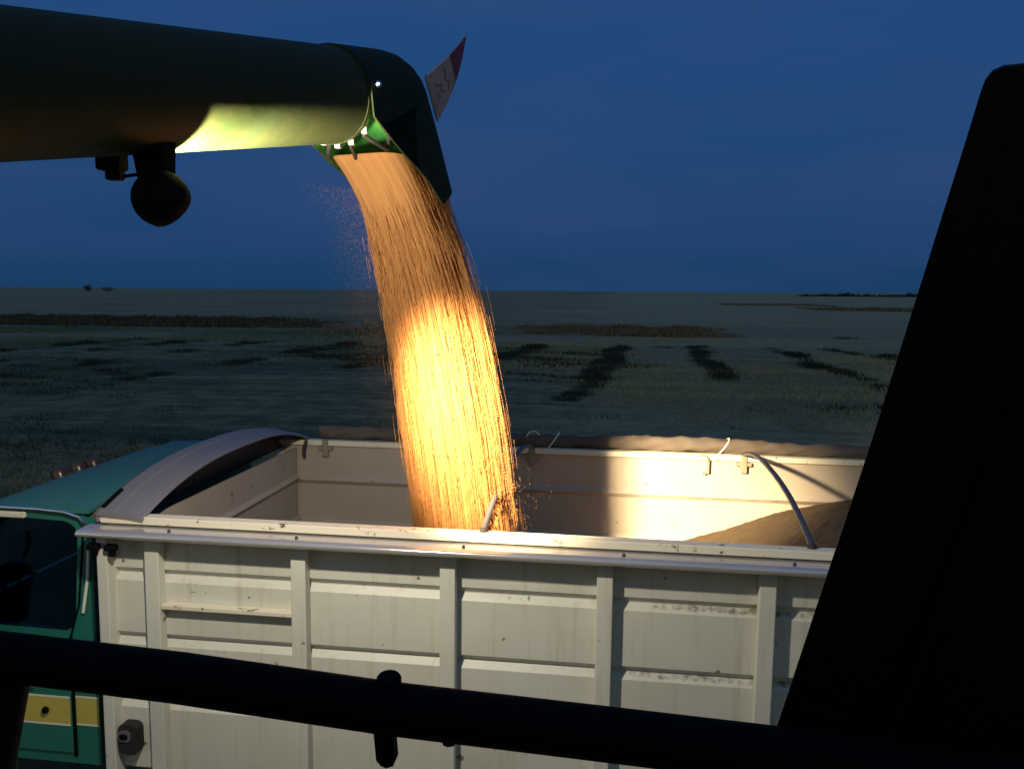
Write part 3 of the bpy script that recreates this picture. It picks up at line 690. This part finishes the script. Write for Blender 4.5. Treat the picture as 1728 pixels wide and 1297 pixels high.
# work lamp under the tube
LC = Vector((-1.4175, -1.7166, 4.0751)); LN = Vector((.25, .77, -.58)).normalized()
def work_lamp():
    bm = bmesh.new()
    lathe(bm, [(.086*math.cos(R(q))+.0005, .086*math.sin(R(q))) for q in range(-90, 30, 6)] + [(.0755, .045), (.072, .046)], LC, LN, 40)
    h = obj('work_lamp', bm, M_black, auger, True, 50)
    m, nt, b = new_mat('lamp_lens'); b.inputs['Base Color'].default_value = (.8, .75, .6, 1); b.inputs['Emission Color'].default_value = (1, .78, .42, 1); b.inputs['Emission Strength'].default_value = 25
    bm = bmesh.new(); lathe(bm, [(.0005, .056), (.035, .053), (.072, .0455)], LC, LN, 32); obj('lens', bm, m, h, True)
    top = Vector((-1.425, -1.70, 4.222)); box_m = Matrix.Translation(LC+Vector((-.005, -.01, .09)))
    bm = bmesh.new(); prism(bm, [(-.038, 0), (.052, 0), (.062, .135), (-.068, .135)], lambda p: top+SV*(p[0]-.02)+Vector((0, 0, p[1]-.115))+A*.025, lambda p: top+SV*(p[0]-.02)+Vector((0, 0, p[1]-.115))-A*.03)
    obj('bracket', bm, M_black, h)
    bm = bmesh.new(); box(bm, -.04, .04, -.03, .03, -.045, .03, .006, 1, Matrix.Translation(P(-1.27, -.10, -.19))); box(bm, -.018, .032, -.02, .02, -.065, -.03, .006, 1, Matrix.Translation(P(-1.27, -.10, -.20))); obj('clamp', bm, M_black, h)
    bm = bmesh.new(); tube(bm, [P(-1.27, -.09, -.255), P(-1.2, -.03, -.25), P(-1.14, .0, -.27)], .006, 6); obj('cable', bm, M_black, h, True)
    # its light: a wide flood and the hot centre of the reflector
    q = LN.to_track_quat('-Z', 'Y')
    fl = bpy.data.lights.new('flood', 'SPOT'); fl.energy = FLOOD; fl.color = (1., .90, .70); fl.spot_size = R(178); fl.spot_blend = .02; fl.shadow_soft_size = .04
    fo = bpy.data.objects.new('lamp_flood', fl); COL.objects.link(fo); fo.rotation_mode = 'QUATERNION'; fo.rotation_quaternion = q; fo.location = LC+LN*.11
    sp = bpy.data.lights.new('beam', 'SPOT'); sp.energy = BEAM; sp.color = (1., .76, .42); sp.spot_size = R(36); sp.spot_blend = 1.; sp.shadow_soft_size = .085
    so = bpy.data.objects.new('lamp_beam', sp); COL.objects.link(so); so.rotation_mode = 'QUATERNION'
    so.rotation_quaternion = Vector((math.sin(R(21.5))*math.cos(R(25)), math.cos(R(21.5))*math.cos(R(25)), -math.sin(R(25)))).to_track_quat('-Z', 'Y'); so.location = LC+LN*.11
    # stray light the lens throws up along the tube
    st = bpy.data.lights.new('spill', 'SPOT'); st.energy = SPILL; st.color = (1., .84, .42); st.spot_size = R(74); st.spot_blend = .14; st.shadow_soft_size = .015
    to = bpy.data.objects.new('lamp_spill', st); COL.objects.link(to); to.rotation_mode = 'QUATERNION'
    to.rotation_quaternion = (A*.62+Vector((0, 0, .80))-SV*.10).to_track_quat('-Z', 'Y'); to.location = LC+LN*.112
FLOOD = 235.; BEAM = 7500.; SPILL = 470.
work_lamp()

# ================================================================== GRAIN
P0 = P(.27, -.022, -.315); HA = Vector((.269, .963, 0)).normalized()
np_ = lambda v: np.array(v)
def center(t): return np_(P0)[None] + np.outer(t*1.7, np_(HA)) + np.outer(t*-.09, np_(SV)) + np.outer(-1.2*t-4.9*t*t, [0, 0, 1])
def half_s(t): return np.interp(t, [0, .12, .2, .3, .42, .55, .7], [.182, .192, .232, .272, .306, .316, .322])
def half_a(t): return np.interp(t, [0, .12, .25, .42, .7], [.25, .215, .20, .22, .23])
def squircle(c, s, t):
    n = np.interp(t, [0, .13, .32], [5., 3.6, 2.])
    return (np.abs(c)**n+np.abs(s)**n+1e-9)**(-1/n)
def grain_stream():
    VV, FF, TT = [], [], []; base = 0
    # dense heart of the stream: ridged column
    nt_, nk = 150, 480; ts = np.linspace(-.02, .60, nt_); C0 = center(ts)
    a = np.linspace(0, 2*np.pi, nk, endpoint=False)
    def wave(fs, am, drift):
        out = np.zeros((nt_, nk))
        for f in fs:
            ph, dr, p2 = rng.uniform(0, 6.28), rng.normal(0, drift), rng.uniform(0, 6.28)
            out += am*np.sin(a[None]*f+ph+dr*np.sin(ts[:, None]*rng.uniform(4, 12)+p2))*(.6+.4*np.sin(ts[:, None]*rng.uniform(5, 20)+p2))
        return out
    rid = wave((5, 7, 11, 13, 17), .016, 1.)+wave((23, 31, 37, 43, 59), .008, 1.2)+wave((71, 83, 97, 113), .0035, 1.4)+rng.normal(0, .0018, (1, nk))
    streak = np.clip(.42+wave((9, 14, 21, 33), .12, 1.2)+wave((47, 68, 91, 120, 160), .07, 1.5)+rng.normal(0, .10, (1, nk)), 0, 1)
    shrink = np.interp(ts, [0, .1, .25, .45, .6], [.99, .975, .95, .92, .91])
    V = np.empty((nt_, nk, 3))
    for i, t in enumerate(ts):
        wob = rid[i]*min(1, .2+t*4)
        wob = wob - .22*np.clip(np.cos(a), 0, 1)**2*min(1, t*5)      # thinner towards the outer side
        rs = half_s(t)*shrink[i]*(1+wob); ra = half_a(t)*shrink[i]*(1+wob)
        q = squircle(np.cos(a), np.sin(a), np.full(nk, t)); rs = rs*q; ra = ra*q
        V[i] = C0[i][None] + np.outer(np.cos(a)*rs, np_(SV)) + np.outer(np.sin(a)*ra, np_(HA))
    VV.append(V.reshape(-1, 3))
    i, k = np.meshgrid(np.arange(nt_-1), np.arange(nk), indexing='ij'); k2 = (k+1) % nk
    q = np.stack([i*nk+k, i*nk+k2, (i+1)*nk+k2, (i+1)*nk+k], -1).reshape(-1, 4)
    FF.append(np.concatenate([q[:, [0, 1, 2]], q[:, [0, 2, 3]]])); TT.append(streak.ravel()); base = nt_*nk
    topc = len(VV[0]); VV.append(C0[:1]+np.array([[0, 0, .02]])); FF.append(np.array([[j, (j+1) % nk, topc] for j in range(nk)])); TT.append(np.array([.4])); base += 1
    # the near bow parts the stream: grain falls clear of the space under and behind it
    def blocked(p):
        zb = 2.53+.15*(1-np.abs((p[:, 1]-1.24)/1.26)**2.4)
        return (p[:, 0] > -.715-.05*np.clip((zb-p[:, 2])/.2, 0, 1)) & (p[:, 1] < .55) & (p[:, 2] < zb+.012)
    vv = VV[0]; bl = blocked(vv); vv[bl, 0] = np.minimum(vv[bl, 0], -.755); 
    # kernels, falling in strings one behind the other
    def kernels(t, u, v, ln, rad, tint, extra=None):
        nonlocal base
        n = len(t); rr = np.sqrt(u*u+v*v)+1e-9; q = squircle(u/rr, v/rr, t); u = u*q; v = v*q
        c = center(t) + (u*half_s(t))[:, None]*np_(SV) + (v*half_a(t))[:, None]*np_(HA)
        if extra is not None: c = c+extra
        ok = ~blocked(c) | (rng.uniform(0, 1, n) < .3)
        t, u, v, ln, rad, tint, c = t[ok], u[ok], v[ok], ln[ok], rad[ok], tint[ok], c[ok]; n = len(t)
        d = (center(t+.01)-center(t)) + ((u*(half_s(t+.01)-half_s(t)))[:, None]*np_(SV)); d /= np.linalg.norm(d, axis=1)[:, None]
        d = d + rng.normal(0, .012, (n, 3)); d /= np.linalg.norm(d, axis=1)[:, None]
        e1 = np.cross(d, [0.3, 1, 0.1]); e1 /= np.linalg.norm(e1, axis=1)[:, None]; e2 = np.cross(d, e1)
        X = np.empty((n, 5, 3)); X[:, 0] = c-d*ln[:, None]/2; X[:, 4] = c+d*ln[:, None]/2
        for j in range(3):
            an = 2*np.pi*j/3; X[:, 1+j] = c + (e1*math.cos(an)+e2*math.sin(an))*rad[:, None]
        f = np.array([[0, 2, 1], [0, 3, 2], [0, 1, 3], [4, 1, 2], [4, 2, 3], [4, 3, 1]])
        VV.append(X.reshape(-1, 3)); FF.append((base + np.arange(n)[:, None, None]*5 + f[None]).reshape(-1, 3)); TT.append(np.repeat(tint, 5)); base += 5*n
    def strings(ns, per, rr, tmax=.58, ln=(.014, .026), rad=(.0007, .0012), t0min=0., size=None):
        th = rng.uniform(0, 2*np.pi, ns); r = rr(ns); t0 = rng.uniform(t0min, tmax, ns)
        k = np.arange(per)[None, :]; 
        step = rng.uniform(.0016, .0030, ns)[:, None]
        t = (t0[:, None] + k*step + rng.normal(0, .0008, (ns, per))).ravel()
        fan = 1+.12*(t-.1)
        u = np.repeat(np.cos(th)*r, per)*fan + rng.normal(0, .0022, ns*per); v = np.repeat(np.sin(th)*r, per)*fan + rng.normal(0, .0022, ns*per)
        cth = np.clip(np.cos(th), 0, 1)**2; r = r*(1-.18*cth*np.clip(t0*5, 0, 1)*(rng.uniform(0, 1, ns) < .85))      # hug the thinner outer side
        u = np.repeat(np.cos(th)*r, per)*fan + rng.normal(0, .0022, ns*per); v = np.repeat(np.sin(th)*r, per)*fan + rng.normal(0, .0022, ns*per)
        m = (t < .60) & ((np.repeat(cth, per) < .4) | np.repeat(rng.uniform(0, 1, ns) < .55, per))
        lt = rng.uniform(*ln, ns*per)*np.interp(t, [0, .5], [.8, 1.5]); rd = rng.uniform(*rad, ns*per)
        ti = np.clip(np.repeat(rng.uniform(0, 1, ns), per)*.8+rng.uniform(0, .2, ns*per), 0, 1)
        kernels(t[m], u[m], v[m], lt[m], rd[m], ti[m])
    strings(3000, 30, lambda n: rng.uniform(.93, .985, n))
    strings(3600, 22, lambda n: .96+np.abs(rng.normal(0, .04, n)), t0min=.10)
    strings(900, 12, lambda n: 1.0+np.abs(rng.normal(0, .075, n)), t0min=.14)
    ns, per = 260, 20      # a denser strand along the outer edge
    t = (rng.uniform(.16, .56, ns)[:, None]+np.arange(per)[None]*.0034).ravel(); m = t < .6
    u = np.repeat(rng.normal(1.01, .045, ns), per)[m]; v = np.repeat(rng.normal(-.1, .3, ns), per)[m]; t = t[m]
    kernels(t, u, v, rng.uniform(.014, .026, len(t)), rng.uniform(.0008, .0014, len(t)), np.repeat(rng.uniform(0, 1, ns), per)[m])
    # thin spray drifting down from the left lip of the spout
    n = 15000; t = rng.uniform(.06, .42, n); g = np.abs(rng.normal(0, .4, n)); 
    kernels(t, -1.02-g*np.interp(t, [.05, .3], [.25, 1.0]), rng.normal(-.2, .5, n), rng.uniform(.004, .010, n), rng.uniform(.00012, .00026, n), rng.uniform(.3, 1, n))
    # splash off the bow and the heap, right of the stream
    n = 150; t = .46+rng.uniform(0, .11, n); g = rng.exponential(.25, n)
    kernels(t, 1.0+g, rng.normal(0, .6, n), rng.uniform(.012, .024, n), rng.uniform(.0002, .00045, n), rng.uniform(.5, 1, n))
    o = mesh_np('grain_stream', np.concatenate(VV), np.concatenate(FF), M_grain, np.concatenate(TT))
    sm = np.zeros(len(o.data.polygons), bool); sm[:(nt_-1)*nk*2] = True; o.data.polygons.foreach_set('use_smooth', sm)
    tag(o, 'golden stream of wheat grain pouring from the spout into the truck box', 'grain', kind='stuff')
grain_stream()
def grain_heap():
    bm = bmesh.new(); xs = np.linspace(-2.66, 2.04, 150); ys = np.linspace(YN+.05, YF-.05, 80); g = []
    for y in ys:
        row = []
        for x in xs:
            d = math.hypot((x-1.95), (y-1.45)*.62); z = 2.37 - .43*(math.sqrt(d*d+.09)-.3)
            d2 = math.hypot(x+.75, y-.75); z2 = 1.72 - .42*math.sqrt(d2*d2+.01)
            z = max(z, z2, 1.10+.02*math.sin(x*3)) + .006*math.sin(x*9+y*4)+.004*math.sin(y*17-x*5)+random.gauss(0, .0022)
            row.append(bm.verts.new((x, y, z)))
        g.append(row)
    for j in range(len(ys)-1):
        for i in range(len(xs)-1): bm.faces.new((g[j][i], g[j][i+1], g[j+1][i+1], g[j+1][i]))
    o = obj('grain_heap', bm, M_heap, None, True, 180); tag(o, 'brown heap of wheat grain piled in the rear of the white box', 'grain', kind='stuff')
    at = o.data.attributes.new('tint', 'FLOAT', 'POINT'); at.data.foreach_set('value', rng.uniform(0, 1, len(o.data.vertices)).astype(np.float32))
grain_heap()

# ================================================================== HARVESTER (handrail and panel in the foreground; its body is behind the camera)
hv = empty('combine_harvester', (0, -6.5, 0)); tag(hv, 'black silhouetted handrail and slanted panel of the harvester in the foreground', 'harvester')
RAIL = [(-1.35, -3.33, 3.395), (-.7951, -3.3284, 3.380), (-.6978, -3.3310, 3.3785), (-.4851, -3.3300, 3.3675), (-.2393, -3.3300, 3.3495), (-.0214, -3.3300, 3.3395), (.1662, -3.329, 3.330), (.4223, -3.328, 3.3174), (1.2, -3.328, 3.29)]
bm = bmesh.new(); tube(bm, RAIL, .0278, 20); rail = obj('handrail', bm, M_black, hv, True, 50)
bm = bmesh.new(); lathe(bm, [(.0, .0075), (.0115, .0068), (.0135, .004), (.0135, -.012)], (-.2419, -3.3275, 3.3790), (0.02, -.1, 1), 16); obj('bolt_head', bm, M_black, rail, True, 40)
bm = bmesh.new(); lathe(bm, [(.0, .044), (.008, .042), (.0125, .034), (.0125, 0)], (-.2455, -3.334, 3.3280), (.06, .06, -1), 6); obj('bolt', bm, M_black, rail, True, 40)
bm = bmesh.new(); lathe(bm, [(.0, .010), (.008, .008), (.010, 0)], (-.176, -3.326, 3.3205), (0, .06, -1), 8); obj('nut', bm, M_black, rail, True)
bm = bmesh.new(); tube(bm, [(-.715, -3.333, 3.365), (-.735, -3.345, 3.25), (-.80, -3.36, 2.08)], .046, 16); obj('rail_post', bm, M_black, hv, True, 50)
# slanted black side panel with rounded top corner, folded edges
def panel():
    pts = [(.0735, 2.90), (.179, 3.323), (.221, 3.487), (.262, 3.645), (.304, 3.820), (.3365, 3.955), (.3465, 3.998), (.3500, 4.0095), (.3560, 4.0180), (.3660, 4.0225), (.385, 4.0240), (.60, 4.0290), (.86, 4.030), (.885, 4.020), (.893, 4.0), (.86, 2.90)]
    bm = bmesh.new(); a = [bm.verts.new((x, -3.260, z)) for x, z in pts]; b_ = [bm.verts.new((x-.016*min(1, (.9-x)/.5), -3.300, z-.012)) for x, z in pts]; n = len(pts)
    for i in range(n): bm.faces.new((a[i], a[(i+1) % n], b_[(i+1) % n], b_[i]))
    bm.faces.new(a); bm.faces.new(list(reversed(b_)))
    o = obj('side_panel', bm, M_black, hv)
    bm = bmesh.new(); tube(bm, [(.22, -3.306, 3.10), (.44, -3.306, 3.92)], .006, 8); tube(bm, [(.45, -3.306, 3.93), (.80, -3.306, 3.94)], .006, 8); obj('panel_rib', bm, M_black, o)
    bm = bmesh.new(); tube(bm, [(.45, -3.30, 2.92), (.45, -3.31, 2.08)], .03, 12); obj('panel_post', bm, M_black, hv)
panel()
bm = bmesh.new(); box(bm, -1.6, 1.4, -5.0, -3.28, 2.02, 2.08, .01); obj('deck', bm, M_dark, hv)
bm = bmesh.new(); box(bm, -5.2, 6.2, -8.6, -5.3, 1.0, 4.3, .15, 3); obj('body', bm, M_spout, hv)  # unseen body, made longer and taller to block the low sky glow
for x, y, r, w in ((-1.6, -5.6, .95, .7), (-1.6, -8.3, .95, .7), (4.6, -5.7, .65, .5), (4.6, -8.2, .65, .5)):
    bm = bmesh.new(); lathe(bm, [(r*.5, -w/2), (r*.93, -w/2), (r, -w/2+.07), (r, w/2-.07), (r*.93, w/2), (r*.5, w/2), (r*.5, -w/2)], (x, y, r), (0, 1, 0), 40); wh = obj('wheel', bm, M_rubber, hv, True, 40)
    bm = bmesh.new(); lathe(bm, [(0, -.1), (r*.49, -.12), (r*.499, w/2-.03), (r*.499, -w/2+.03), (r*.45, -.06), (0, .1)], (x, y, r), (0, 1, 0), 30); obj('rim', bm, M_yellow, wh, True, 40)
